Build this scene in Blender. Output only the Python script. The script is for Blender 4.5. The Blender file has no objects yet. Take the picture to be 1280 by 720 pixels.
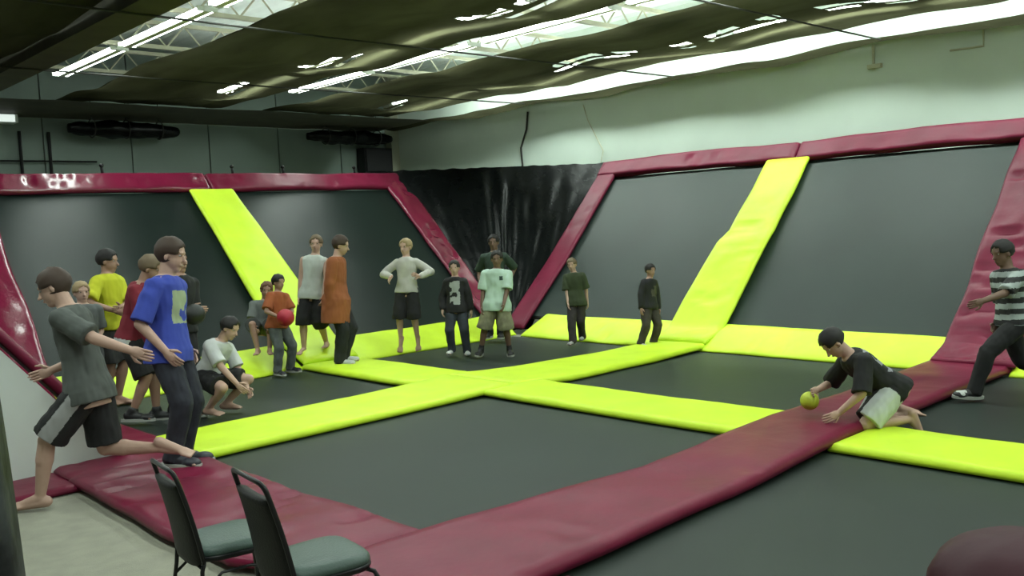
import bpy, bmesh, math, random
from mathutils import Vector, Matrix, noise
V = Vector
PI = math.pi
random.seed(7)
scn = bpy.context.scene
col = scn.collection

# ------------------------------------------------------------------ camera
cam_d = bpy.data.cameras.new('camera')
cam = bpy.data.objects.new('camera', cam_d)
col.objects.link(cam)
YAW, PITCH, ROLL = .81029, -.07189, -.04763
fw = V((math.cos(PITCH)*math.cos(YAW), math.cos(PITCH)*math.sin(YAW), math.sin(PITCH)))
r0 = V((math.sin(YAW), -math.cos(YAW), 0)); u0 = r0.cross(fw)
rt = r0*math.cos(ROLL) + u0*math.sin(ROLL); up = -r0*math.sin(ROLL) + u0*math.cos(ROLL)
cam.matrix_world = Matrix(((rt.x, up.x, -fw.x, 0), (rt.y, up.y, -fw.y, 0), (rt.z, up.z, -fw.z, 1.75), (0, 0, 0, 1)))
cam_d.sensor_width = 36; cam_d.lens = 1142.7/1280*36
cam_d.clip_start = .05; cam_d.clip_end = 200
scn.camera = cam

# ------------------------------------------------------------------ world, exposure, light levels
w = bpy.data.worlds.new('world'); scn.world = w; w.use_nodes = True
bg = w.node_tree.nodes['Background']
bg.inputs[0].default_value = (.55, .62, .58, 1); bg.inputs[1].default_value = .03
scn.view_settings.view_transform = 'Standard'; scn.view_settings.look = 'None'
scn.view_settings.gamma = 1; scn.view_settings.use_curve_mapping = False
scn.view_settings.exposure = 0.0
TUBE_EMIT = 22.0          # the glowing tubes themselves
LAMP_POWER = 29.0         # downward light of a fixture in an open ceiling gap
LAMP_COLOR = (.86, 1.0, .91)

# ------------------------------------------------------------------ helpers
def tag(o, label=None, cat=None, group=None, kind=None):
    if label: o['label'] = label
    if cat: o['category'] = cat
    if group: o['group'] = group
    if kind: o['kind'] = kind
    return o
def empty(name, loc=(0, 0, 0), rz=0, label=None, cat=None, group=None):
    o = bpy.data.objects.new(name, None); col.objects.link(o)
    o.location = loc; o.rotation_euler = (0, 0, rz); o.empty_display_size = .1
    return tag(o, label, cat, group)
def link(name, me, parent=None, loc=None):
    o = bpy.data.objects.new(name, me); col.objects.link(o)
    if parent: o.parent = parent
    if loc: o.location = loc
    return o
def mesh(name, verts, faces, m, parent=None, smooth=False, loc=None):
    me = bpy.data.meshes.new(name); me.from_pydata([tuple(v) for v in verts], [], faces)
    me.materials.append(m)
    bm = bmesh.new(); bm.from_mesh(me); bmesh.ops.recalc_face_normals(bm, faces=bm.faces[:]); bm.to_mesh(me); bm.free()
    if smooth: me.shade_smooth()
    me.update()
    return link(name, me, parent, loc)
class MB:
    def __init__(s): s.v = []; s.f = []
    def add(s, vs, fs):
        n = len(s.v); s.v += [V(v) for v in vs]; s.f += [tuple(i+n for i in f) for f in fs]
    def box(s, lo, hi):
        x0, y0, z0 = lo; x1, y1, z1 = hi
        s.add([(x0,y0,z0),(x1,y0,z0),(x1,y1,z0),(x0,y1,z0),(x0,y0,z1),(x1,y0,z1),(x1,y1,z1),(x0,y1,z1)],
              [(3,2,1,0),(4,5,6,7),(0,1,5,4),(1,2,6,5),(2,3,7,6),(3,0,4,7)])
    def rings(s, rings, cap=True):
        n = len(rings[0]); base = len(s.v)
        for r in rings: s.v += [V(p) for p in r]
        for i in range(len(rings)-1):
            for j in range(n):
                a = base+i*n+j; b = base+i*n+(j+1) % n
                s.f.append((a, b, b+n, a+n))
        if cap:
            s.f.append(tuple(base+j for j in reversed(range(n))))
            s.f.append(tuple(base+(len(rings)-1)*n+j for j in range(n)))
    def tube(s, pts, r, n=8, caps=True):
        pts = [V(p) for p in pts]; rs = r if isinstance(r, (list, tuple)) else [r]*len(pts)
        rings = []; pa = None
        for i, p in enumerate(pts):
            t = (pts[min(i+1, len(pts)-1)] - pts[max(i-1, 0)]).normalized()
            a = (pa - t*pa.dot(t)) if pa else t.orthogonal()
            if a.length < 1e-6: a = t.orthogonal()
            a.normalize(); pa = a; b = t.cross(a)
            rings.append([p + (a*math.cos(2*PI*k/n) + b*math.sin(2*PI*k/n))*rs[i] for k in range(n)])
        s.rings(rings, caps)
    def capsule(s, p0, p1, ra, rb, n=14):
        p0 = V(p0); p1 = V(p1); d = (p1-p0)
        L = d.length
        if L < 1e-5: d = V((0, 0, 1)); L = 1.0
        t = d/L; pts = []; rs = []
        for k in range(5): a = PI/2*k/4.0; pts.append(p0 - t*ra*math.cos(a)); rs.append(max(ra*math.sin(a), .0006))
        for k in range(5): a = PI/2*k/4.0; pts.append(p1 + t*rb*math.sin(a)); rs.append(max(rb*math.cos(a), .0006))
        a = t.orthogonal().normalized(); b = t.cross(a)
        s.rings([[p + (a*math.cos(2*PI*k/n) + b*math.sin(2*PI*k/n))*r for k in range(n)] for p, r in zip(pts, rs)])
    def ell(s, c, rad, fr=None, nu=16, nv=10):
        c = V(c); X, Y, Z = fr or (V((1,0,0)), V((0,1,0)), V((0,0,1)))
        rings = []
        for i in range(nv+1):
            a = -PI/2 + PI*i/nv; cz = math.sin(a); cr = max(math.cos(a), .004)
            rings.append([c + X*rad[0]*cr*math.cos(2*PI*k/nu) + Y*rad[1]*cr*math.sin(2*PI*k/nu) + Z*rad[2]*cz for k in range(nu)])
        s.rings(rings)
    def build(s, name, m, parent=None, smooth=False, loc=None):
        return mesh(name, s.v, s.f, m, parent, smooth, loc)

# ------------------------------------------------------------------ materials
def mat(name, c, rough=.6, var=.0, vscale=4, bump=0, bscale=60, metal=0, spec=.5, coat=0, c2=None, stretch=None, coords='Object', emit=0, sheen=0):
    m = bpy.data.materials.new(name); m.use_nodes = True; nt = m.node_tree; N = nt.nodes; L = nt.links
    p = N['Principled BSDF']; p.inputs['Base Color'].default_value = (*c, 1)
    p.inputs['Roughness'].default_value = rough; p.inputs['Metallic'].default_value = metal
    p.inputs['Specular IOR Level'].default_value = spec
    if coat: p.inputs['Coat Weight'].default_value = coat; p.inputs['Coat Roughness'].default_value = .25
    if sheen: p.inputs['Sheen Weight'].default_value = sheen
    if emit: p.inputs['Emission Color'].default_value = (*c, 1); p.inputs['Emission Strength'].default_value = emit
    tc = N.new('ShaderNodeTexCoord'); mp = N.new('ShaderNodeMapping'); L.new(tc.outputs[coords], mp.inputs[0])
    if stretch: mp.inputs['Scale'].default_value = stretch
    if var or c2:
        n = N.new('ShaderNodeTexNoise'); n.inputs['Scale'].default_value = vscale; n.inputs['Detail'].default_value = 5
        L.new(mp.outputs[0], n.inputs['Vector'])
        r = N.new('ShaderNodeValToRGB'); L.new(n.outputs['Fac'], r.inputs[0])
        k = var or .2; c2 = c2 or tuple(min(1, x*(1+k)) for x in c); c1 = tuple(x*(1-var) for x in c)
        r.color_ramp.elements[0].position = .35; r.color_ramp.elements[1].position = .68
        r.color_ramp.elements[0].color = (*c1, 1); r.color_ramp.elements[1].color = (*c2, 1)
        L.new(r.outputs[0], p.inputs['Base Color'])
    if bump:
        n = N.new('ShaderNodeTexNoise'); n.inputs['Scale'].default_value = bscale; n.inputs['Detail'].default_value = 3
        L.new(mp.outputs[0], n.inputs['Vector'])
        b = N.new('ShaderNodeBump'); b.inputs['Strength'].default_value = bump; b.inputs['Distance'].default_value = .01
        L.new(n.outputs['Fac'], b.inputs['Height']); L.new(b.outputs[0], p.inputs['Normal'])
    return m
M = {}
M['yellow'] = mat('yellow_vinyl', (.58, .80, .035), .45, .06, 3, .25, 5, spec=.25)
M['maroon'] = mat('maroon_vinyl', (.150, .009, .034), .38, .10, 3, .35, 6, spec=.25)
M['maroon_gloss'] = mat('glossy_maroon_vinyl', (.150, .009, .034), .20, .10, 3, .5, 9, spec=.7)
M['black_vinyl'] = mat('black_vinyl', (.004, .005, .005), .24, .2, 3, .35, 7, spec=.14)
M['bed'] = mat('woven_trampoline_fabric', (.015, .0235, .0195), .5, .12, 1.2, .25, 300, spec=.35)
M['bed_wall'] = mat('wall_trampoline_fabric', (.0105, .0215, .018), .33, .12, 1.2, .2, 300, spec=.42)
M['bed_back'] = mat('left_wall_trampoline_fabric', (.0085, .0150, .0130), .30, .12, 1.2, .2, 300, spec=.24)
M['steel'] = mat('black_steel', (.008, .008, .009), .3, spec=.3)
M['wall'] = mat('painted_wall', (.52, .60, .53), .7, .05, .8, .08, 30)
M['wall_back'] = mat('back_wall_panel', (.20, .255, .225), .6, .06, .8, .05, 30)
M['dark_joint'] = mat('dark_joint', (.06, .065, .05), .8)
M['carpet'] = mat('beige_carpet', (.235, .23, .17), .95, .10, 9, .5, 220, sheen=.3)
M['white_panel'] = mat('white_plywood', (.70, .76, .72), .55, .04, 2)
M['net'] = None
M['deck'] = mat('roof_deck', (.74, .82, .77), .5, .06, 2)
M['joist'] = mat('joist_steel', (.42, .42, .30), .5, .1, 5)
M['beam'] = mat('olive_beam', (.055, .052, .032), .7, .2, 3)
M['housing'] = mat('white_enamel', (.75, .8, .76), .35)
M['tube'] = mat('fluorescent_tube', (.93, 1, .95), .4, emit=TUBE_EMIT)
M['cable'] = mat('dark_cable', (.02, .02, .016), .7)
M['seat_vinyl'] = mat('green_grey_vinyl', (.042, .072, .060), .42, .08, 6, .2, 90)
M['back_vinyl'] = mat('black_back_vinyl', (.010, .010, .009), .55, .1, 6, .2, 90, spec=.2)
M['rubber'] = mat('rubber', (.015, .015, .015), .8)
def net_material():
    m = bpy.data.materials.new('olive_ceiling_fabric'); m.use_nodes = True; nt = m.node_tree; N = nt.nodes; L = nt.links
    for n in list(N): N.remove(n)
    out = N.new('ShaderNodeOutputMaterial'); mix = N.new('ShaderNodeMixShader')
    d = N.new('ShaderNodeBsdfDiffuse'); t = N.new('ShaderNodeBsdfTranslucent')
    tc = N.new('ShaderNodeTexCoord'); mp = N.new('ShaderNodeMapping'); mp.inputs['Scale'].default_value = (1, .35, 1)
    no = N.new('ShaderNodeTexNoise'); no.inputs['Scale'].default_value = 1.6; no.inputs['Detail'].default_value = 6
    r = N.new('ShaderNodeValToRGB'); r.color_ramp.elements[0].position = .32; r.color_ramp.elements[1].position = .7
    r.color_ramp.elements[0].color = (.032, .032, .019, 1); r.color_ramp.elements[1].color = (.075, .074, .042, 1)
    L.new(tc.outputs['Object'], mp.inputs[0]); L.new(mp.outputs[0], no.inputs['Vector']); L.new(no.outputs['Fac'], r.inputs[0])
    L.new(r.outputs[0], d.inputs[0]); L.new(r.outputs[0], t.inputs[0])
    mix.inputs[0].default_value = .35
    L.new(d.outputs[0], mix.inputs[1]); L.new(t.outputs[0], mix.inputs[2]); L.new(mix.outputs[0], out.inputs[0])
    return m
M['net'] = net_material()

# ------------------------------------------------------------------ room shell
FZ = -.03
XR, YB, XL, YF = 13.2, 17.74, -6.5, -6.5
def shell_box(name, lo, hi, m):
    b = MB(); b.box(lo, hi); o = b.build(name, m); o['kind'] = 'structure'; return o
shell_box('floor', (XL-.2, YF-.2, FZ-.2), (XR+.2, YB+.2, FZ), M['carpet'])
wr = shell_box('wall_right', (XR, YF-.2, FZ), (XR+.2, YB+.2, 5.4), M['wall'])
wb = shell_box('wall_back', (XL, YB+.03, FZ), (XR, YB+.23, 5.4), M['dark_joint'])
shell_box('wall_left', (XL-.2, YF-.2, FZ), (XL, YB+.2, 5.4), M['wall'])
shell_box('wall_front', (XL, YF-.2, FZ), (XR, YF, 5.4), M['wall'])
x = XL
k = 0
while x < XR-.1:                       # sheet panels of the back wall with open joints
    x1 = min(7.01+1.57*math.ceil((x+.3-7.01)/1.57), XR)
    b = MB(); b.box((x+.012, YB, FZ), (x1-.012, YB+.03, 5.3)); b.build('wall_panel', M['wall_back'], wb); x = x1
# roof deck: corrugated sheet
b = MB(); pts = []
nx = 132
vs = []; fs = []
for i in range(nx*2+1):
    X = XL + (XR-XL)*i/(nx*2.0); z = 5.3 + (.035 if (i//2) % 2 else 0)
    vs += [(X, YF, z), (X, YB, z)]
for i in range(nx*2): fs.append((2*i, 2*i+2, 2*i+3, 2*i+1))
ce = mesh('ceiling', vs, fs, M['deck']); ce['kind'] = 'structure'
b = MB(); b.box((12.98, 17.5, FZ), (13.2, 17.74, 5.3)); o = b.build('trim_1', mat('corner_post_paint', (.36, .37, .28), .6, .05)); o['kind'] = 'structure'

# joists across the roof
def joist(Y):
    b = MB(); b.box((XL, Y-.03, 4.98), (XR, Y+.03, 5.04)); b.box((XL, Y-.03, 4.62), (XR, Y+.03, 4.68))
    r = tag(b.build('roof_joist', M['joist']), 'pale open web roof joist above the ceiling fabric, ' + ['first', 'second', 'third', 'fourth', 'fifth', 'sixth', 'seventh', 'eighth', 'ninth', 'tenth'][int(round((16.15-Y)/2.35))] + ' from the back wall', 'joist', 'open web roof joists')
    b = MB(); X = XL; s = 0
    while X < XR-.3:
        a, c = ((4.66, 5.0), (5.0, 4.66))[s]; b.tube([(X, Y, a), (X+.3, Y, c)], .014, 5); X += .3; s = 1-s
    tag(b.build('web', M['joist'], r), kind='stuff')
for k in range(10): joist(-5 + 2.35*k)

# olive fabric under the roof, with the openings cut round the lamps
CAB = [9.2, 12.75, 5.7, 2.2, -1.3, -4.8, 16.2]
def sag(Y):
    d = min(abs(Y-c) for c in CAB); return .11*min(1, (d/1.75))**1.5
HOLES = [(7.12, 6.6, 8.05), (7.12, 10.35, 11.5), (10.62, 8.3, 10.1), (10.55, 6.0, 7.6), (10.62, 4.2, 5.5), (10.62, 13.7, 14.8), (7.12, 3.0, 4.4), (7.12, 13.2, 14.2)]
def in_hole(X, Y):
    for hx, y0, y1 in HOLES:
        if y0 < Y < y1:
            for off, wd in ((-.10, .11), (.15, .06)):
                t = noise.noise(V((Y*2.6, off*30, hx)))
                if abs(X-hx-off) < wd*(1.0 if t > -.18 else 0)*(.75+.5*noise.noise(V((Y*7, hx, 2)))): return True
    return False
def fabric(x0, x1, y0, y1, label, holes=True, dx=.04, dy=.045, z=4.1):
    nx = max(2, int((x1-x0)/dx)); ny = int((y1-y0)/dy); vs = []; fs = []
    for j in range(ny+1):
        for i in range(nx+1):
            X = x0+(x1-x0)*i/nx; Y = y0+(y1-y0)*j/ny; u = i/nx
            edge = noise.noise(V((Y*.45, x0, 1)))*.10 if i == 0 else (noise.noise(V((Y*.45, x1, 5)))*.10 if i == nx else 0)
            zz = z + .05 - sag(Y)*(.5+.7*math.sin(PI*u)) + .045*noise.noise(V((X*1.2, Y*.8, 3))) + .02*noise.noise(V((X*4, Y*1.2, 8)))
            vs.append((X+edge, Y, zz))
    for j in range(ny):
        for i in range(nx):
            X = x0+(x1-x0)*(i+.5)/nx; Y = y0+(y1-y0)*(j+.5)/ny
            if holes and in_hole(X, Y): continue
            a = j*(nx+1)+i; fs.append((a, a+1, a+nx+2, a+nx+1))
    o = mesh('ceiling_fabric', vs, fs, M['net'], smooth=True)
    tag(o, label, 'fabric')
    return o
fabric(5.25, 8.12, YF, 16.3, 'wide olive fabric band between the left and middle bright ceiling gaps')
fabric(9.05, 12.02, YF, 16.3, 'wide olive fabric band between the middle and right bright ceiling gaps')
fabric(12.72, 13.3, YF, 17.5, 'narrow dark fabric band running along the right wall at ceiling height', False, .1, .1, 4.03)
fabric(1.3, 3.6, YF, 16.3, 'dark olive fabric band left of the dark beam at top left', False, .15, .15)
fabric(-2.8, .3, YF, 16.3, 'olive fabric band outside the left edge of the picture', False, .3, .3)
b = MB()
vs = []; fs = []
for j in range(13):
    for i in range(81):
        X = XL+(12.7-XL)*i/80; Y = 15.75+(YB-.02-15.75)*j/12
        vs.append((X, Y + (.25*noise.noise(V((X*.5, 0, 0))) if j == 0 else 0), 4.06-.004*j - .03*abs(noise.noise(V((X*.8, Y, 1))))))
for j in range(12):
    for i in range(80): a = j*81+i; fs.append((a, a+1, a+82, a+81))
tag(mesh('ceiling_fabric', vs, fs, M['beam'], smooth=True), 'dark fabric closing the ceiling along the back wall', 'fabric')
b = MB(); b.box((3.62, YF, 4.0), (4.02, 16.2, 4.12)); b.box((3.79, YF, 4.12), (3.85, 16.2, 4.5)); b.box((3.62, YF, 4.5), (4.02, 16.2, 4.56))
tag(b.build('ceiling_beam', M['beam']), 'dark straight steel beam crossing the top left of the ceiling', 'beam')
for i, Y in enumerate(CAB[:3]):
    b = MB(); b.tube([(XL, Y, 4.0), (0, Y, 4.0), (6, Y, 3.985), (12.7, Y, 4.03)], .012, 6)
    tag(b.build('ceiling_cable', M['cable']), ['thin cable under the ceiling fabric at the very top of the picture', 'thin cable under the ceiling fabric nearest the back wall', 'thin cable under the ceiling fabric closest to the camera'][i], 'cable')

# fluorescent fixtures
def fixture_proto():
    r = empty('ceiling_light')
    b = MB(); b.box((-.045, -1.2, -.01), (.045, 1.2, .05)); b.build('housing', M['housing'], r)
    for s in (-.09, .09):
        b = MB(); b.tube([(s, -1.17, .02), (s, 1.17, .02)], .019, 8); b.build('tube', M['tube'], r)
    for y in (-1.18, 1.18):
        b = MB(); b.box((-.12, y-.015, -.005), (.12, y+.015, .045)); b.build('lamp_holder', M['housing'], r)
    return r
def copy_tree(o, parent=None):
    c = o.copy(); col.objects.link(c)
    if parent: c.parent = parent
    for ch in list(o.children): copy_tree(ch, c)
    return c
LD = bpy.data.lights.new('tube_light', 'AREA'); LD.shape = 'RECTANGLE'; LD.size = .16; LD.size_y = 2.3
LD.energy = LAMP_POWER; LD.color = LAMP_COLOR
LDL = LD.copy(); LDL.energy = LAMP_POWER*.7
LDW = LD.copy(); LDW.energy = LAMP_POWER*2.4
proto = fixture_proto(); used = False
SH = {.8: 'beyond the left picture edge', 4.9: 'in the left bright ceiling gap', 7.5: 'above the left fabric band', 8.93: 'in the middle bright ceiling gap', 11.25: 'above the right fabric band', 12.38: 'in the right bright ceiling gap'}
ORD = ['first', 'second', 'third', 'fourth', 'fifth', 'sixth', 'seventh', 'eighth', 'ninth', 'tenth']
ROWS = [(.8, 4.55, 1, 'left'), (4.9, 4.3, 1, 'row in the left bright gap'), (7.5, 4.2, 0, 'seen through holes in the fabric band left of the middle gap'),
        (8.93, 4.3, 1, 'row in the middle bright gap'), (11.25, 4.2, 0, 'seen through holes in the fabric band right of the middle gap'), (12.38, 4.72, 1, 'row in the right bright gap')]
for X, Z, on, txt in ROWS:
    n = 8
    for k in range(n):
        Y = -4.6 + 2.62*k
        o = proto if not used else copy_tree(proto); used = True
        o.location = (X, Y, Z)
        tag(o, 'white fluorescent strip light, ' + (txt if 'row' in txt or 'holes' in txt else 'row in the ceiling gap out of view at ' + txt), 'ceiling light', 'fluorescent lights ' + txt)
        o['label'] = 'white fluorescent light ' + SH[X] + ', ' + ORD[7-k] + ' from the back wall'
        if on:
            l = bpy.data.objects.new('lamp', LDW if X > 12 else (LDL if X < 6 else LD)); col.objects.link(l); l.parent = o; l.location = (0, 0, -.03)
# ------------------------------------------------------------------ pads
def fb(p, s=1.0, seed=0):
    return noise.noise(V(p)*s + V((seed*7.3, seed*3.1, seed)))
def pad(name, label, secs, mat_, thick=.055, nu=None, nv=14, up=(0, 0, 1), wr=1.0, cat='pad', group=None, seed=0, lift=0.0, creases=0, parent=None, drop=0.0):
    """closed cushion over a chain of cross sections (left point, right point)"""
    secs = [(V(a), V(b)) for a, b in secs]; up = V(up)
    L = [0]
    for i in range(1, len(secs)): L.append(L[-1] + ((secs[i][0]+secs[i][1])/2 - (secs[i-1][0]+secs[i-1][1])/2).length)
    tot = L[-1]; nu = nu or max(6, int(tot/.07))
    ss = [0, .015/tot, .045/tot] + [(.045/tot) + (1-.09/tot)*i/nu for i in range(1, nu)] + [1-.045/tot, 1-.015/tot, 1]
    wid = (secs[0][0]-secs[0][1]).length
    vv = [0, .012/wid, .035/wid] + [(.035 + (wid-.07)*i/nv)/wid for i in range(1, nv)] + [1-.035/wid, 1-.012/wid, 1]
    def at(s):
        d = s*tot; i = 0
        while i < len(secs)-2 and d > L[i+1]: i += 1
        t = (d-L[i])/max(1e-6, L[i+1]-L[i])
        return secs[i][0].lerp(secs[i+1][0], t), secs[i][1].lerp(secs[i+1][1], t)
    rng = random.Random(seed)
    cr = [(rng.random(), rng.uniform(-.35, .35), rng.uniform(.2, .55), rng.random(), rng.uniform(.012, .03)) for _ in range(creases)]
    rings = []
    for k, s in enumerate(ss):
        a, b = at(s); a1, b1 = at(min(1, s+.5*.12/tot)); a0, b0 = at(max(0, s-.5*.12/tot))
        along = (a1+b1-a0-b0).normalized(); ac = (b-a).normalized(); n = ac.cross(along).normalized()
        if n.dot(up) < 0: n = -n
        es = min(s, 1-s)*tot; pe = 1-max(0, 1-es/.045)**2*.55
        top = []
        for v in vv:
            ev = min(v, 1-v)*wid; pv = 1-max(0, 1-ev/.035)**2*.55
            p = a.lerp(b, v)
            h = thick*pe*pv
            inner = min(1, ev/.06)*min(1, es/.06)
            wv = fb(p, 2.2, seed)*.012 + fb((p.x*6, p.y*6, p.z*6), 1, seed)*.004
            for c0, sl, half, cv, dep in cr:
                dd = abs((s-c0)*tot - sl*(v-.5)*wid)
                if dd < .05 and abs(v-cv) < half: wv -= dep*(1-dd/.05)*(1-((v-cv)/half)**2)
            top.append(p + n*(h + lift + wv*wr*inner))
        e0 = a + n*lift*.5 - n*drop; e1 = b + n*lift*.5 - n*drop
        wob = fb(a, 1.3, seed+2)*.02*wr
        top = [t + ac*wob for t in top]
        rings.append([e0 + ac*wob] + top + [e1 + ac*wob])
    bm = MB(); bm.rings(rings)
    o = bm.build(name, mat_, parent, smooth=True)
    if parent is None: tag(o, label, cat, group)
    return o
# slope geometry of the two walls
def RW(Y, t, h=0):       # point on right wall: t metres up the slope from the top of the bottom strip
    d = V((2.4, 0, 2.2)).normalized(); n = V((-2.2, 0, 2.4)).normalized()
    return V((10.2, Y, .25)) + d*t + n*h
def FW(X, t, h=0):
    d = V((0, 2.55, 2.17)).normalized(); n = V((0, -2.17, 2.55)).normalized()
    return V((X, 10.75, .25)) + d*t + n*h
TR = math.hypot(2.4, 2.2); TF = math.hypot(2.55, 2.17)
nR = (-2.2, 0, 2.4); nF = (0, -2.17, 2.55)

def trampoline(name, label, quad, m, nseg=16, dep=.03, cat='trampoline', group=None, frame_r=.03):
    q = [V(p) for p in quad]; r = empty(name, (q[0]+q[1]+q[2]+q[3])/4, 0, label, cat, group); c = r.location.copy()
    n = (q[1]-q[0]).cross(q[3]-q[0]).normalized()
    if n.z < 0: n = -n
    vs = []; fs = []
    for j in range(nseg+1):
        for i in range(nseg+1):
            u, v = i/nseg, j/nseg; p = q[0].lerp(q[1], u).lerp(q[3].lerp(q[2], u), v)
            vs.append(p - n*dep*math.sin(PI*u)*math.sin(PI*v)*.6 - c)
    for j in range(nseg):
        for i in range(nseg): a = j*(nseg+1)+i; fs.append((a, a+1, a+nseg+2, a+nseg+1))
    mesh('bed', vs, fs, m, r, smooth=True)
    b = MB()
    pts = [p - c - n*(frame_r+.012) for p in q]
    b.tube(pts + [pts[0]], frame_r*.35 if frame_r < .02 else frame_r, 6)
    b.build('frame', M['steel'], r)
    return r
B = M['bed']
trampoline('floor_trampoline', 'large dark floor trampoline nearest the chairs in front of the yellow cross', [(3.0,3.7,0),(6.1,3.7,0),(6.1,6.95,0),(3.0,6.95,0)], B, frame_r=.012)
trampoline('floor_trampoline', 'dark floor trampoline at left where the boy in white crouches', [(3.0,7.7,0),(6.1,7.7,0),(6.1,10.16,0),(3.0,10.16,0)], B, frame_r=.012)
trampoline('floor_trampoline', 'dark floor trampoline in the far corner under the boy in the white tee', [(6.7,7.4,0),(9.61,7.4,0),(9.61,10.16,0),(6.7,10.16,0)], B, frame_r=.012)
trampoline('floor_trampoline', 'dark floor trampoline behind the yellow ball along the right wall', [(6.7,3.7,0),(9.61,3.7,0),(9.61,6.8,0),(6.7,6.8,0)], B, frame_r=.012)
trampoline('floor_trampoline', 'dark floor trampoline at the right edge where the boy in stripes runs', [(6.7,.2,0),(9.61,.2,0),(9.61,3.2,0),(6.7,3.2,0)], B, frame_r=.012)
trampoline('floor_trampoline', 'dark floor trampoline filling the lower right foreground', [(3.0,.2,0),(6.1,.2,0),(6.1,3.2,0),(3.0,3.2,0)], B, frame_r=.012)
W = M['bed_wall']
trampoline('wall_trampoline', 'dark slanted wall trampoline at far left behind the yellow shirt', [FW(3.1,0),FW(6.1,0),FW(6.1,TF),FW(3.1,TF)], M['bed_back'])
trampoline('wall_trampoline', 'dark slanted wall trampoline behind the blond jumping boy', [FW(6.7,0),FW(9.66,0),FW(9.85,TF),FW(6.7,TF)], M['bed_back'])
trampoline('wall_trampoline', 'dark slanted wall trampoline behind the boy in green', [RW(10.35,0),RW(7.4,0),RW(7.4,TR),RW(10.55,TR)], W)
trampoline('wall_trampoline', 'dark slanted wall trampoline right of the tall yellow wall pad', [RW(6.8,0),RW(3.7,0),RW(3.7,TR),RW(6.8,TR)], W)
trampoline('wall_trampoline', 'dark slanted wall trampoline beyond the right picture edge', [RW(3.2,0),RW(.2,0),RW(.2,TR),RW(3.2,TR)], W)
# left side wall with its white end panel
lw = empty('wall_trampoline', (2.66, 8.8, 0), 0, 'leaning side wall at far left with white plywood end and maroon edge', 'trampoline')
c0 = V((2.66, 8.8, 0))
vs = [V(p)-c0 for p in [(2.62,7.42,.03),(.75,7.42,2.42),(.75,10.6,2.42),(2.62,10.15,.03)]]
mesh('bed', vs, [(0,1,2,3)], W, lw)
b = MB(); prof = [(-1.2, FZ), (2.66, FZ), (2.66, .0), (.70, 2.42), (-1.2, 2.42)]
b.rings([[V((x, 7.38, z))-c0 for x, z in prof], [V((x, 7.42, z))-c0 for x, z in prof]])
b.build('end_panel', M['white_panel'], lw)
pad('edge_pad', '', [(V(a)-c0, V(b_)-c0) for a, b_ in [((2.72,7.34,-.0),(2.72,7.62,.0)), ((2.25,7.34,.58),(2.25,7.62,.58)), ((1.86,7.34,1.06),(1.86,7.62,1.06)), ((.78,7.34,2.42),(.78,7.62,2.42))]], M['maroon'], .07, up=(1,0,.8), parent=lw, seed=4)

Yl, Mr = M['yellow'], M['maroon']
# --- yellow pads on the floor
z = .012
pad('safety_pad', 'long yellow pad from the maroon front pad to the middle of the cross', [((3.02,7.72,z),(3.0,6.78,z)), ((4.4,7.78,z),(4.4,6.83,z)), ((5.6,7.80,z),(5.6,6.84,z)), ((6.42,7.86,z+.03),(6.42,6.80,z+.03))], Yl, .065, seed=1)
pad('safety_pad', 'yellow pad from the middle of the cross to the foot of the right wall', [((6.40,7.86,z+.03),(6.40,6.79,z+.03)), ((7.2,7.72,z),(7.2,6.68,z)), ((8.6,7.52,z),(8.6,6.66,z)), ((9.72,7.50,z+.02),(9.72,6.68,z+.02))], Yl, .065, seed=2)
pad('safety_pad', 'yellow pad from the cross to the left wall, under the long orange shirt', [((5.98,10.25,z),(6.80,10.25,z)), ((5.94,9.2,z),(6.78,9.2,z)), ((5.93,7.80,z+.01),(6.76,7.86,z+.01))], Yl, .06, seed=3)
pad('safety_pad', 'yellow pad between the middle of the cross and the maroon aisle pad', [((6.04,6.86,z+.01),(6.82,6.80,z+.01)), ((6.03,5.3,z),(6.80,5.3,z)), ((6.02,3.82,z),(6.85,3.80,z))], Yl, .06, seed=5)
pad('safety_pad', 'yellow pad in the right foreground beyond the maroon aisle pad', [((6.02,3.14,z),(6.78,3.14,z)), ((6.0,1.6,z),(6.76,1.6,z)), ((5.98,.2,z),(6.75,.2,z))], Yl, .06, seed=6)
# --- yellow strips round the foot of the walls
def strip_F(x0, x1, label, sd, x1t=None):
    pad('wall_base_pad', label, [((x0,10.17,.0),FW(x0,.03)), (((x0+x1)/2,10.14,.0),FW((x0+x1)/2,.02)), ((x1,10.17,.0),FW(x1t or x1,.03))], Yl, .035, up=(0,-.4,1), seed=sd, wr=1.6, creases=5, nv=8)
def strip_R(y0, y1, label, sd):
    pad('wall_base_pad', label, [((9.62,y0,.0),RW(y0,.03)), ((9.60,(y0+y1)/2,.0),RW((y0+y1)/2,.02)), ((9.62,y1,.0),RW(y1,.03))], Yl, .035, up=(-.4,0,1), seed=sd, wr=1.6, creases=5, nv=8)
strip_F(3.1, 5.98, 'yellow strip pad along the foot of the left wall trampoline behind the crouching boy', 11)
strip_F(6.80, 9.72, 'yellow strip pad along the foot of the wall behind the blond jumping boy', 12, 9.9)
strip_R(9.98, 7.42, 'yellow strip pad along the foot of the wall behind the boy in green', 13)
strip_R(6.74, 3.80, 'yellow strip pad along the foot of the wall behind the boy reaching for the ball', 14)
strip_R(3.1, .2, 'yellow strip pad along the foot of the wall at the right picture edge', 15)
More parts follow.
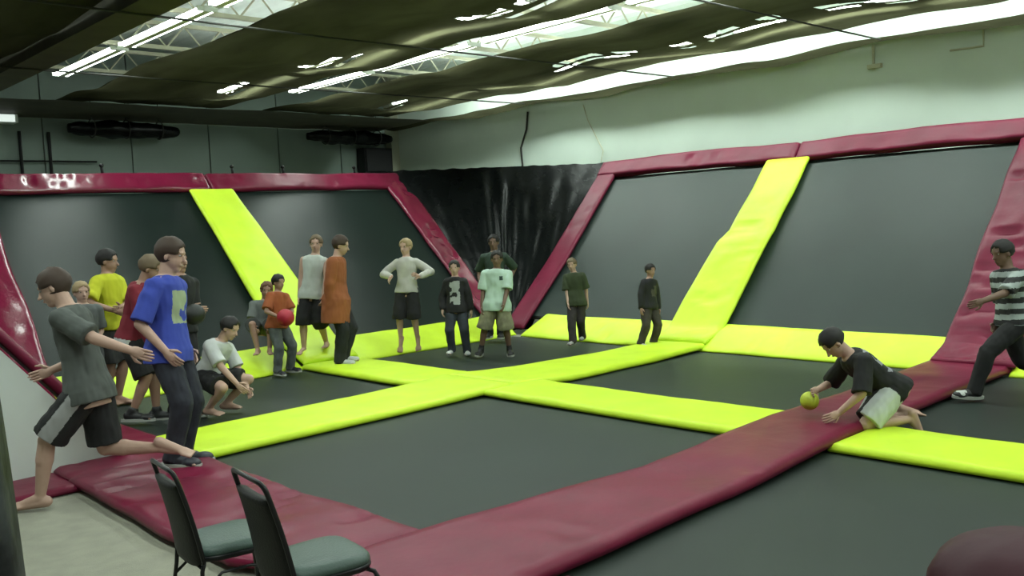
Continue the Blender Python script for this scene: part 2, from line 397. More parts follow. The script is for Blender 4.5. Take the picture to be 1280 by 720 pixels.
# --- pads climbing the walls
pad('wall_pad', 'tall yellow pad climbing the left wall between its two trampolines', [((5.98,10.2,.07),(6.80,10.2,.07)), (FW(5.97,.0,.05),FW(6.82,.0,.05)), (FW(5.99,1.2,.05),FW(6.82,1.2,.05)), (FW(6.04,TF,.04),FW(6.74,TF,.04))], Yl, .05, up=nF, seed=7)
pad('wall_pad', 'tall yellow pad climbing the right wall between its two trampolines', [((9.70,7.50,.085),(9.70,6.68,.085)), (RW(7.50,-.15,.06),RW(6.66,-.15,.06)), (RW(7.52,.3,.05),RW(6.66,.3,.05)), (RW(7.50,1.5,.05),RW(6.68,1.5,.07)), (RW(7.42,1.75,.03),RW(6.68,1.75,.05)), (RW(7.40,TR,.05),RW(6.70,TR,.05))], Yl, .055, up=nR, seed=8, creases=9, wr=1.3)
pad('wall_pad', 'wide maroon pad climbing the right wall behind the running boy', [((9.65,3.88,.09),(9.65,3.06,.09)), (RW(3.88,-.12,.06),RW(3.04,-.12,.06)), (RW(3.87,.5,.05),RW(3.05,.5,.05)), (RW(3.90,TR,.04),RW(3.0,TR,.04))], Mr, .05, up=nR, seed=9, creases=26, wr=2.6)
pad('wall_pad', 'maroon pad bordering the slanted right wall at the far corner', [(RW(10.66,-.3,.03),RW(10.24,-.3,.03)), (RW(10.68,1.2,.03),RW(10.26,1.2,.03)), (RW(10.86,TR+.30,.03),RW(10.46,TR+.30,.03))], Mr, .06, up=nR, seed=10, creases=6)
pad('wall_pad', 'maroon pad bordering the slanted left wall at the far corner', [(FW(9.55,-.2,.03),FW(9.92,-.2,.03)), (FW(9.56,.9,.03),FW(9.98,.9,.03)), (FW(9.72,TF+.2,.03),FW(10.24,TF+.2,.03))], M['maroon_gloss'], .06, up=nF, seed=20, creases=16, wr=2.2)
pad('wall_pad', 'maroon pad bordering the left wall at the left picture edge', [(FW(2.6,-.75,.03),FW(3.2,-.75,.03)), (FW(2.62,0,.03),FW(3.18,0,.03)), (FW(2.6,TF,.03),FW(3.3,TF,.03))], M['maroon_gloss'], .07, up=nF, seed=21, creases=14, wr=2)
# --- maroon pads along the wall tops
def top_F(x0, x1, label, sd, cr, m_=None):
    o = pad('wall_top_pad', label, [(FW(x0,TF-.02,.01),FW(x0,TF+.36,.06)), (FW((x0+x1)/2,TF-.0,.01),FW((x0+x1)/2,TF+.34,.06)), (FW(x1,TF-.02,.01),FW(x1,TF+.36,.06))], m_ or Mr, .08, up=nF, seed=sd, creases=cr, wr=1.6, nv=8)
    return o
def top_R(y0, y1, label, sd, cr):
    return pad('wall_top_pad', label, [(RW(y0,TR-.02,.01),RW(y0,TR+.33,.06)), (RW((y0+y1)/2,TR,.01),RW((y0+y1)/2,TR+.36,.08)), (RW(y1,TR-.02,.01),RW(y1,TR+.33,.06))], Mr, .08, up=nR, seed=sd, creases=cr, wr=1.4, nv=8)
t1 = top_F(2.6, 6.4, 'shiny maroon pad on top of the left wall, left of the yellow pad', 31, 30, M['maroon_gloss'])
t2 = top_F(6.42, 10.1, 'maroon pad along the top of the left wall, right of the yellow pad', 32, 14)
top_R(10.86, 6.98, 'maroon pad on top of the right wall, left of the seam by the yellow pad', 33, 4)
top_R(6.96, 3.4, 'maroon pad on top of the right wall, right of the seam by the yellow pad', 34, 2)
top_R(3.38, .2, 'maroon pad along the top of the right wall beyond the picture edge', 35, 2)
for par, X in ((t1, 4.9), (t2, 6.9), (t2, 7.8), (t2, 9.2)):
    b = MB(); p = FW(X, TF+.36, .08); b.tube([p, p+V((0,.02,.10))], .02, 8); b.ell(p+V((0,.02,.12)), (.035,.035,.03), nu=8, nv=5); b.build('hook', M['steel'], par, True)
# --- maroon floor pads
pad('safety_pad', 'long maroon aisle pad running from the front corner to the foot of the right wall', [((2.27,3.97,z+.02),(2.27,2.98,z+.02)), ((3.2,3.96,z+.02),(3.2,3.03,z+.02)), ((4.7,3.80,z+.01),(4.7,3.06,z+.01)), ((6.4,3.84,z+.045),(6.4,3.12,z+.045)), ((7.6,3.86,z+.02),(7.6,3.14,z+.02)), ((9.75,3.90,z+.02),(9.75,3.10,z+.02))], Mr, .07, seed=41, creases=5)
pad('safety_pad', 'maroon front pad beside the carpet under the blue shirted boy and behind the chairs', [((2.12,7.0,z),(3.08,7.0,z)), ((2.12,6.4,z),(3.05,6.4,z)), ((2.08,5.2,z),(3.03,5.2,z)), ((2.10,4.5,z),(3.05,4.5,z)), ((2.27,4.2,z),(3.06,4.2,z)), ((2.27,3.99,z),(3.06,3.99,z))], Mr, .055, seed=42, creases=22, wr=2.1)
pad('safety_pad', 'maroon front pad at the bottom edge in front of the lower right trampoline', [((2.27,2.97,z),(3.1,2.97,z)), ((2.05,1.6,z),(3.08,1.6,z)), ((2.05,.2,z),(3.08,.2,z))], Mr, .055, seed=43, creases=4)
pad('safety_pad', 'short maroon pad along the foot of the white panel at the left edge', [((-.6,7.38,z-.03),(-.6,6.82,z-.03)), ((1.0,7.38,z-.03),(1.0,6.82,z-.03)), ((2.16,7.38,z-.03),(2.16,6.82,z-.03))], Mr, .05, seed=44, creases=4)
pad('safety_pad', 'maroon corner pad on the floor between the white panel and the trampolines', [((2.14,7.4,z),(2.14,6.9,z)), ((2.6,7.42,z),(2.6,6.9,z)), ((3.15,7.42,z),(3.15,6.9,z))], Mr, .05, seed=45, creases=6)
pad('safety_pad', 'maroon pad on the floor at the foot of the left side wall behind the runner', [((2.66,10.2,z),(3.12,10.2,z)), ((2.66,8.8,z),(3.12,8.8,z)), ((2.66,7.42,z),(3.12,7.42,z))], Mr, .055, seed=46, creases=4)

# --- black vinyl sheet hung across the corner
p00, p10 = V((9.98, 13.62, 2.78)), V((12.9, 10.84, 2.74)); q00, q10 = V((9.75, 10.95, .02)), V((10.28, 10.42, .02))
vs = []; fs = []; nu, nv = 110, 60
for j in range(nv+1):
    for i in range(nu+1):
        u, v = i/nu, j/nv
        p = p00.lerp(p10, u).lerp(q00.lerp(q10, u), v)
        n = V((.69, .72, .25))
        am = .35 + .65*max(0, min(1, (u-.35)/.2)); f = am*(.09*noise.noise(V((u*12+v*2, v*1.2, 1))) + .03*noise.noise(V((u*26-v*3, v*2.5, 5)))) + .02*noise.noise(V((u*7, v*7, 9)))
        if .35 < u < .62 and v < .75: f += .045*math.sin(u*70+v*4)*math.sin(PI*(u-.35)/.27)
        e = min(1, v*6+.1)
        vs.append(p + n*(f*e*(1-.55*v) + .08*math.sin(PI*v)) + V((0, 0, .02*noise.noise(V((u*22, 0, 4)))*(1 if j == 0 else 0))))
for j in range(nv):
    for i in range(nu): a = j*(nu+1)+i; fs.append((a, a+1, a+nu+2, a+nu+1))
tag(mesh('vinyl_sheet', vs, fs, M['black_vinyl'], smooth=True), 'shiny wrinkled black vinyl sheet hung across the far corner between the walls', 'sheet')

# ------------------------------------------------------------------ things on the walls and at the ceiling
b = MB(); b.box((12.14, 17.42, 3.02), (12.92, 17.72, 3.60)); sp = b.build('speaker', M['steel']); tag(sp, 'black square box mounted high beside the back corner post', 'speaker')
b = MB(); b.box((12.19, 17.40, 3.07), (12.87, 17.43, 3.55)); b.build('grille', mat('grille_cloth', (.02,.02,.022), .9, .2, 40), sp)
def bundle(x0, x1, label, sd):
    rings = []; n = 14
    for i in range(41):
        u = i/40; x = x0+(x1-x0)*u; r = (.13+.04*noise.noise(V((u*7, sd, 0))))*math.sin(PI*min(1, max(.02, u)))**.35
        zc = 3.81+.03*noise.noise(V((u*4, sd, 3)))
        rings.append([V((x, 17.2+r*1.1*math.cos(2*PI*k/n), zc + r*math.sin(2*PI*k/n)*(1+.25*noise.noise(V((u*9, k*.6, sd))))-.05*(math.sin(2*PI*k/n) < 0))) for k in range(n)])
    b = MB(); b.rings(rings); o = b.build('fabric_roll', M['black_vinyl'], smooth=True); tag(o, label, 'fabric roll')
    for u in (.2, .5, .8):
        b = MB(); x = x0+(x1-x0)*u; b.tube([(x+.0, 17.2+.19*math.cos(a), 3.80+.17*math.sin(a)) for a in [PI*2*k/16 for k in range(17)]], .012, 5); b.tube([(x, 17.2, 3.96), (x, 17.2, 4.3)], .01, 5); b.build('strap', M['cable'], o)
bundle(5.7, 7.75, 'black bundled roll hanging under the ceiling at upper left', 1)
bundle(10.55, 12.8, 'black bundled roll hanging under the ceiling near the back corner', 2)
b = MB(); b.box((4.3, 17.3, 3.86), (4.93, 17.6, 4.0)); o = b.build('wall_light', M['housing']); tag(o, 'small white box light at the back wall top, at the left picture edge', 'light')
b = MB(); b.box((4.35, 17.29, 3.87), (4.88, 17.3, 3.99)); b.build('lens', mat('light_lens', (.8, .9, .85), .4, emit=.9), o)
b = MB()
for X in (5.02, 5.5): b.tube([(X, 17.62, FZ), (X, 17.62, 3.75)], .03, 8)
for Z in (2.9, 3.23, 1.8, .9): b.tube([(4.2, 17.62, Z), (6.3, 17.62, Z)], .016, 8)
tag(b.build('pipe_rack', M['steel']), 'thin dark pipe rack standing against the back wall at upper left', 'rack')
b = MB(); b.tube([(13.18, 13.15, 3.95), (13.17, 13.2, 3.6), (13.17, 13.38, 3.25), (13.17, 13.36, 2.9), (13.17, 13.42, 2.5)], .022, 6)
tag(b.build('wall_line', M['cable']), 'dark cable hanging down the right wall above the vinyl sheet', 'cable')
b = MB(); b.tube([(13.17, 11.65, 3.9), (13.17, 11.55, 3.6), (13.17, 11.2, 3.0), (13.17, 11.35, 2.5)], .010, 6)  # outline of a wall stain, added as a thin raised tube
tag(b.build('wall_line', M['joist']), 'faint stain outline, shaped as a thin tube, on the right wall above the maroon corner', 'cable')
b = MB(); b.tube([(13.17, 6.02, 4.05), (13.17, 6.02, 3.70)], .02, 6); b.box((13.13, 5.9, 3.72), (13.2, 6.1, 3.78)); tag(b.build('wall_bracket', M['joist']), 'small bracket high on the right wall above the seam of the top pad', 'bracket')
b = MB(); b.tube([(13.17, 4.52, 4.05), (13.17, 4.52, 3.79), (13.17, 4.95, 3.80)], .016, 6); tag(b.build('wall_conduit', M['joist']), 'bent conduit high on the right wall near the right picture edge', 'conduit')

# ------------------------------------------------------------------ near the camera
def wrinkled_post(name, label, base, h, r, m, cat, sd, flare=0.0, dome=False, flat=1.0):
    n = 40; rings = []; H = 44
    for i in range(H+1):
        t = i/H; z_ = h*t; rr = r*(1+flare*(1-t))
        if dome and t > .86: rr *= math.sqrt(max(0.0, 1-((t-.86)/.14)**2))*.995+.005
        rings.append([V((rr*(1+.07*noise.noise(V((math.cos(2*PI*k/n)*2.2, math.sin(2*PI*k/n)*2.2, z_*1.3+sd)))+.03*math.sin(k*2*PI/n*9+z_*2))*math.cos(2*PI*k/n),
                         flat*rr*(1+.07*noise.noise(V((math.cos(2*PI*k/n)*2.2, math.sin(2*PI*k/n)*2.2, z_*1.3+sd)))+.03*math.sin(k*2*PI/n*9+z_*2))*math.sin(2*PI*k/n), z_)) for k in range(n)])
    b = MB(); b.rings(rings); o = b.build(name, m, smooth=True, loc=base); tag(o, label, cat); return o
wrinkled_post('padded_post', 'dark maroon padded post with rounded top at the bottom right corner', (2.47, .75, FZ), .935, .235, mat('dark_maroon_vinyl', (.035, .004, .010), .6, .1, 4, .4, 8, spec=.25), 'post', 3, dome=True)
wrinkled_post('wrapped_post', 'black mottled vinyl wrapped post at the left picture edge', (.324, 2.092, FZ), 1.75, .17, mat('mottled_black_vinyl', (.006, .006, .007), .5, 0, 9, .6, 14, spec=.15, c2=(.05, .055, .055)), 'post', 8, flare=.55)

# ------------------------------------------------------------------ chairs
def chair(label, loc, rz, sc=.9):
    r = empty('stacking_chair', loc, rz, label, 'chair'); r.scale = (sc,)*3
    # seat cushion: superellipse cushion
    rings = []; n = 40
    def sup(k, ax, ay, wf=0):
        a = 2*PI*k/n; c, s = math.cos(a), math.sin(a)
        x_ = ax*abs(c)**.5*(1 if c > 0 else -1); y_ = ay*abs(s)**.5*(1 if s > 0 else -1)
        return x_, y_*(1+.06*x_/ax)
    for zz, sc in ((.405, .90), (.412, .98), (.425, 1.0), (.440, .99), (.452, .94), (.460, .84), (.464, .6), (.465, .3), (.465, .02)):
        rings.append([V((*[q*sc for q in sup(k, .205, .20)], zz)) for k in range(n)])
    b = MB(); b.rings(rings); b.build('seat', M['seat_vinyl'], r, True)
    rings = [[V((*[q*sc for q in sup(k, .207, .203)], zz)) for k in range(n)] for zz, sc in ((.386, .85), (.388, .97), (.405, 1.0), (.414, .995))]
    b = MB(); b.rings(rings); b.build('seat_pan', M['steel'], r, True)
    def bp(y, t, off=0):   # point on the leaning back, t=0 at the seat, 1 at the top
        x_ = -.19 - .055*t - .045*t*t; return V((x_ - off + .02*(1-(y/.2)**2)*-1, y, .40 + .475*t))
    # panel
    vs = []; fs = []; nu, nv = 14, 16
    for side in (0, 1):
        for j in range(nv+1):
            t = -.05 + .87*j/nv; hw = .205 - .035*max(0, t)
            rnd = 1 - .25*max(0, 1-(j/nv)/.12)**2
            for i in range(nu+1):
                y = hw*rnd*(2*i/nu-1); e = 1-abs(2*i/nu-1)**6
                vs.append(bp(y, t, (.010+.010*e) if side else -(.008+.022*e)))
    m_ = (nu+1)*(nv+1)
    for j in range(nv):
        for i in range(nu):
            a = j*(nu+1)+i; fs.append((a, a+1, a+nu+2, a+nu+1)); fs.append((m_+a, m_+a+nu+1, m_+a+nu+2, m_+a+1))
    for i in range(nu): fs.append((i, m_+i, m_+i+1, i+1)); a = nv*(nu+1)+i; fs.append((a, a+1, m_+a+1, m_+a))
    for j in range(nv): a = j*(nu+1); fs.append((a, a+nu+1, m_+a+nu+1, m_+a)); a += nu; fs.append((a, m_+a, m_+a+nu+1, a+nu+1))
    mesh('backrest', vs, fs, M['back_vinyl'], r, True)
    pts = []
    for t in (0, .2, .4, .6, .8, .9): pts.append(bp(-(.212-.035*t), t))
    for a in (0, 30, 60, 90): pts.append(bp(-(.178-.05+.05*math.cos(math.radians(a))), .92+.07*math.sin(math.radians(a))))
    pts += [V((p.x, -p.y, p.z)) for p in reversed(pts)]
    b = MB(); b.tube(pts, .0115, 8); b.build('back_frame', M['steel'], r, True)
    for s in (-1, 1):
        b = MB(); b.tube([(.15, s*.15, .388), (.185, s*.19, .375), (.205, s*.20, .33), (.235, s*.215, .0)], .011, 8); b.build('leg', M['steel'], r, True)
        b = MB(); b.tube([bp(s*.212, .0), (-.195, s*.20, .36), (-.20, s*.205, .30), (-.25, s*.215, .0)], .011, 8); b.build('leg', M['steel'], r, True)
        b = MB(); b.tube([(.212, s*.204, .26), (.05, s*.20, .33), (-.10, s*.198, .33), (-.212, s*.206, .24)], .008, 8); b.build('side_brace', M['steel'], r, True)
        for q in ((.235, s*.215), (-.25, s*.215)):
            b = MB(); b.tube([(q[0], q[1], -.0), (q[0], q[1], .03)], .015, 8); b.build('foot_cap', M['rubber'], r)
    b = MB(); b.tube([(.15, -.15, .385), (.15, .15, .385)], .009, 6); b.tube([(-.19, -.2, .37), (-.19, .2, .37)], .009, 6); b.build('seat_frame', M['steel'], r, True)
    return r
chair('black framed stacking chair with green grey seat, the right one of two', (1.965, 3.34, FZ), -.12, .94)
chair('black framed stacking chair with green grey seat, the left one nearer the runner', (1.86, 3.95, FZ), -.12)
POSES = {
 'runner': {"pos": [2.132, 6.427], "yaw": 2.45, "H": 1.68, "head": [0.201, -0.064, 1.442], "neck": [0.081, -0.043, 1.274], "pel": [0.0, -0.0, 0.752], "hL": [-0.377, 0.257, 1.038], "hR": [0.328, -0.233, 0.876], "aL": [0.349, 0.076, 0.059], "aR": [-0.431, -0.059, 0.313]},
 'blue': {"pos": [2.843, 6.786], "yaw": -0.9, "H": 1.734, "head": [0.042, 0.063, 1.611], "neck": [-0.006, 0.046, 1.462], "pel": [0.0, 0.0, 0.916], "hL": [0.049, 0.214, 0.886], "hR": [0.096, -0.231, 0.937], "aL": [0.026, 0.053, 0.11], "aR": [0.055, -0.144, 0.13]},
 'yellow': {"pos": [3.607, 10.036], "yaw": -1.0, "H": 1.693, "head": [-0.021, 0.048, 1.525], "neck": [-0.033, 0.036, 1.397], "pel": [0.0, 0.0, 0.864], "hL": [0.188, -0.091, 1.043], "hR": [0.196, -0.194, 1.028], "aL": [0.039, -0.04, 0.07], "aR": [-0.086, -0.07, 0.07]},
 'blond_kid': {"pos": [3.224, 9.702], "yaw": -1.6, "H": 1.356, "head": [-0.043, 0.005, 1.233], "neck": [-0.036, 0.002, 1.119], "pel": [-0.0, 0.0, 0.692], "hL": [0.066, 0.071, 0.715], "hR": [-0.054, -0.062, 0.724], "aL": [0.045, -0.013, 0.07], "aR": [-0.02, -0.085, 0.07]},
 'red': {"pos": [3.375, 8.875], "yaw": -0.7, "H": 1.636, "head": [0.205, 0.037, 1.46], "neck": [0.122, 0.033, 1.333], "pel": [0.0, 0.0, 0.818], "hL": [0.16, 0.183, 0.657], "hR": [0.236, -0.215, 0.768], "aL": [0.145, 0.09, 0.054], "aR": [-0.007, -0.148, 0.105]},
 'dark_ball': {"pos": [3.79, 8.76], "yaw": -1.2, "H": 1.688, "head": [-0.006, 0.05, 1.511], "neck": [0.007, 0.046, 1.393], "pel": [0.0, 0.0, 0.861], "hL": [0.233, 0.015, 1.055], "hR": [0.288, -0.125, 1.054], "aL": [0.049, -0.029, 0.07], "aR": [-0.051, -0.076, 0.07]},
 'crouch': {"pos": [3.956, 8.574], "yaw": -1.15, "H": 1.5, "head": [0.212, 0.123, 0.826], "neck": [0.108, 0.07, 0.69], "pel": [0.0, 0.0, 0.365], "hL": [0.363, 0.14, 0.244], "hR": [0.529, -0.118, 0.242], "aL": [0.083, 0.142, 0.083], "aR": [0.085, -0.117, 0.081]},
 'orange_ball': {"pos": [5.6, 10.098], "yaw": -1.35, "H": 1.208, "head": [0.008, 0.058, 1.138], "neck": [-0.0, 0.041, 1.011], "pel": [0.0, 0.0, 0.63], "hL": [0.213, 0.018, 0.76], "hR": [0.178, -0.105, 0.734], "aL": [0.055, 0.119, 0.088], "aR": [0.039, -0.074, 0.078]},
 'gray_sit': {"pos": [5.671, 10.606], "yaw": -2.1, "H": 1.35, "head": [-0.017, 0.08, 1.021], "neck": [-0.015, 0.053, 0.9], "pel": [-0.0, 0.0, 0.536], "hL": [0.334, 0.119, 0.582], "hR": [0.285, -0.083, 0.592], "aL": [0.396, 0.085, 0.322], "aR": [0.362, -0.059, 0.329]},
 'white_sleeveless': {"pos": [6.323, 10.431], "yaw": 3.85, "H": 1.525, "head": [-0.06, 0.071, 1.576], "neck": [-0.047, 0.054, 1.42], "pel": [-0.0, 0.0, 0.94], "hL": [0.178, 0.198, 0.898], "hR": [0.063, -0.158, 0.902], "aL": [-0.121, 0.109, 0.28], "aR": [0.107, -0.123, 0.235]},
 'orange_long': {"pos": [6.378, 9.961], "yaw": -0.85, "H": 1.641, "head": [0.084, 0.066, 1.545], "neck": [0.017, 0.049, 1.395], "pel": [0.0, 0.0, 0.878], "hL": [-0.006, 0.158, 0.843], "hR": [-0.038, -0.18, 0.794], "aL": [0.043, 0.011, 0.134], "aR": [0.037, -0.122, 0.114]},
 'blond_jump': {"pos": [7.615, 10.102], "yaw": 3.8, "H": 1.433, "head": [-0.045, 0.001, 1.464], "neck": [-0.036, 0.007, 1.332], "pel": [-0.0, 0.0, 0.881], "hL": [0.153, 0.222, 1.07], "hR": [0.16, -0.168, 1.086], "aL": [0.028, 0.119, 0.215], "aR": [0.063, -0.11, 0.215]},
 'black_print': {"pos": [7.889, 9.392], "yaw": 3.85, "H": 1.252, "head": [-0.043, -0.008, 1.161], "neck": [-0.034, -0.002, 1.032], "pel": [-0.0, 0.0, 0.638], "hL": [0.028, 0.201, 0.587], "hR": [0.064, -0.181, 0.626], "aL": [0.024, 0.119, 0.059], "aR": [0.043, -0.084, 0.08]},
 'white_tee': {"pos": [8.172, 8.901], "yaw": 3.9, "H": 1.37, "head": [-0.049, 0.029, 1.258], "neck": [-0.039, 0.023, 1.121], "pel": [-0.0, 0.0, 0.69], "hL": [0.214, 0.099, 0.63], "hR": [0.09, -0.195, 0.609], "aL": [0.032, 0.146, 0.055], "aR": [0.05, -0.236, 0.073]},
 'behind_dark': {"pos": [9.1, 9.926], "yaw": 3.8, "H": 1.5, "head": [-0.05, 0.001, 1.452], "neck": [-0.04, 0.008, 1.299], "pel": [-0.0, 0.0, 0.826], "hL": [-0.042, 0.215, 0.9], "hR": [0.024, -0.217, 0.897], "aL": [0.038, 0.059, 0.129], "aR": [0.062, -0.105, 0.137]},
 'green': {"pos": [9.408, 8.596], "yaw": 3.6, "H": 1.161, "head": [-0.027, -0.051, 1.105], "neck": [-0.027, -0.022, 0.97], "pel": [-0.0, 0.0, 0.604], "hL": [-0.056, 0.157, 0.492], "hR": [0.14, -0.078, 0.449], "aL": [-0.138, 0.025, 0.099], "aR": [0.153, -0.033, 0.071]},
 'black_walk': {"pos": [9.513, 7.419], "yaw": -1.7, "H": 1.069, "head": [-0.003, 0.058, 1.022], "neck": [-0.006, 0.041, 0.908], "pel": [-0.0, 0.0, 0.571], "hL": [0.003, 0.175, 0.526], "hR": [0.025, -0.171, 0.497], "aL": [0.014, 0.052, 0.083], "aR": [-0.013, -0.154, 0.094]},
 'kneel': {"pos": [6.872, 3.05], "yaw": 2.6, "H": 1.5, "head": [0.405, -0.116, 0.698], "neck": [0.291, -0.083, 0.594], "pel": [0.0, -0.0, 0.34], "hL": [0.485, 0.056, 0.203], "hR": [0.472, -0.258, 0.325], "aL": [-0.066, 0.134, 0.118], "aR": [-0.197, -0.144, 0.101]},
 'right_runner': {"pos": [8.673, 2.759], "yaw": 2.5, "H": 1.5, "head": [0.057, -0.051, 1.262], "neck": [0.015, -0.037, 1.127], "pel": [0.0, -0.0, 0.649], "hL": [0.435, 0.233, 0.897], "hR": [0.082, -0.111, 0.649], "aL": [0.398, 0.043, 0.093], "aR": [-0.441, -0.06, 0.118]},
}
BALLS = [('red rubber ball held against the orange tee', [5.575, 9.838, 0.733], 0.105, (0.36, 0.01, 0.03), 1), ('yellow green ball in the hand of the kneeling boy', [6.52, 3.541, 0.247], 0.072, (0.42, 0.5, 0.03), 2), ('dark ball held beside the blue shirted boy', [3.78, 8.37, 1.018], 0.1, (0.012, 0.014, 0.013), 3)]
# ------------------------------------------------------------------ people
def ik(a, c, l1, l2, hint):
    d = c-a; D = d.length; m = (l1+l2)*.995
    if D > m: c = a + d*(m/D); d = c-a; D = m
    D = max(D, abs(l1-l2)+.01)
    t = d.normalized(); x_ = (l1*l1-l2*l2+D*D)/(2*D); h = math.sqrt(max(0, l1*l1-x_*x_))
    hp = hint - t*hint.dot(t)
    if hp.length < 1e-4: hp = t.orthogonal()
    return a + t*x_ + hp.normalized()*h, c
def bake(b, vox, smooth_it, disp=None, extra=None):
    me = bpy.data.meshes.new('tmp'); me.from_pydata([tuple(v) for v in b.v], [], b.f)
    bm = bmesh.new(); bm.from_mesh(me); bmesh.ops.triangulate(bm, faces=bm.faces[:]); bmesh.ops.recalc_face_normals(bm, faces=bm.faces[:]); bm.to_mesh(me); bm.free()
    o = bpy.data.objects.new('tmp', me); col.objects.link(o)
    m = o.modifiers.new('r', 'REMESH'); m.mode = 'VOXEL'; m.voxel_size = vox
    if smooth_it: s = o.modifiers.new('s', 'SMOOTH'); s.factor = .5; s.iterations = smooth_it
    dg = bpy.context.evaluated_depsgraph_get(); out = bpy.data.meshes.new_from_object(o.evaluated_get(dg))
    bpy.data.objects.remove(o); bpy.data.meshes.remove(me)
    if disp:
        vn = [v.normal.copy() for v in out.vertices]
        for v, n in zip(out.vertices, vn): v.co += n*disp(v.co)
    if extra and extra.v:
        bm = bmesh.new(); bm.from_mesh(out)
        vs = [bm.verts.new(v) for v in extra.v]
        for f in extra.f:
            try: bm.faces.new([vs[i] for i in f])
            except ValueError: pass
        bm.to_mesh(out); bm.free()
    out.materials.clear()
    out.shade_smooth()
    return out
MC = {}
def cm(name, c, rough=.85, **k):
    if name not in MC: MC[name] = mat(name, c, rough, **k)
    return MC[name]
SKIN = {'pale': (.47, .30, .235), 'tan': (.34, .20, .145), 'brown': (.15, .085, .058)}
HAIR = {'brown': (.045, .026, .017), 'dark': (.010, .008, .008), 'blond': (.30, .22, .115), 'red': (.13, .06, .03), 'light': (.14, .10, .06)}

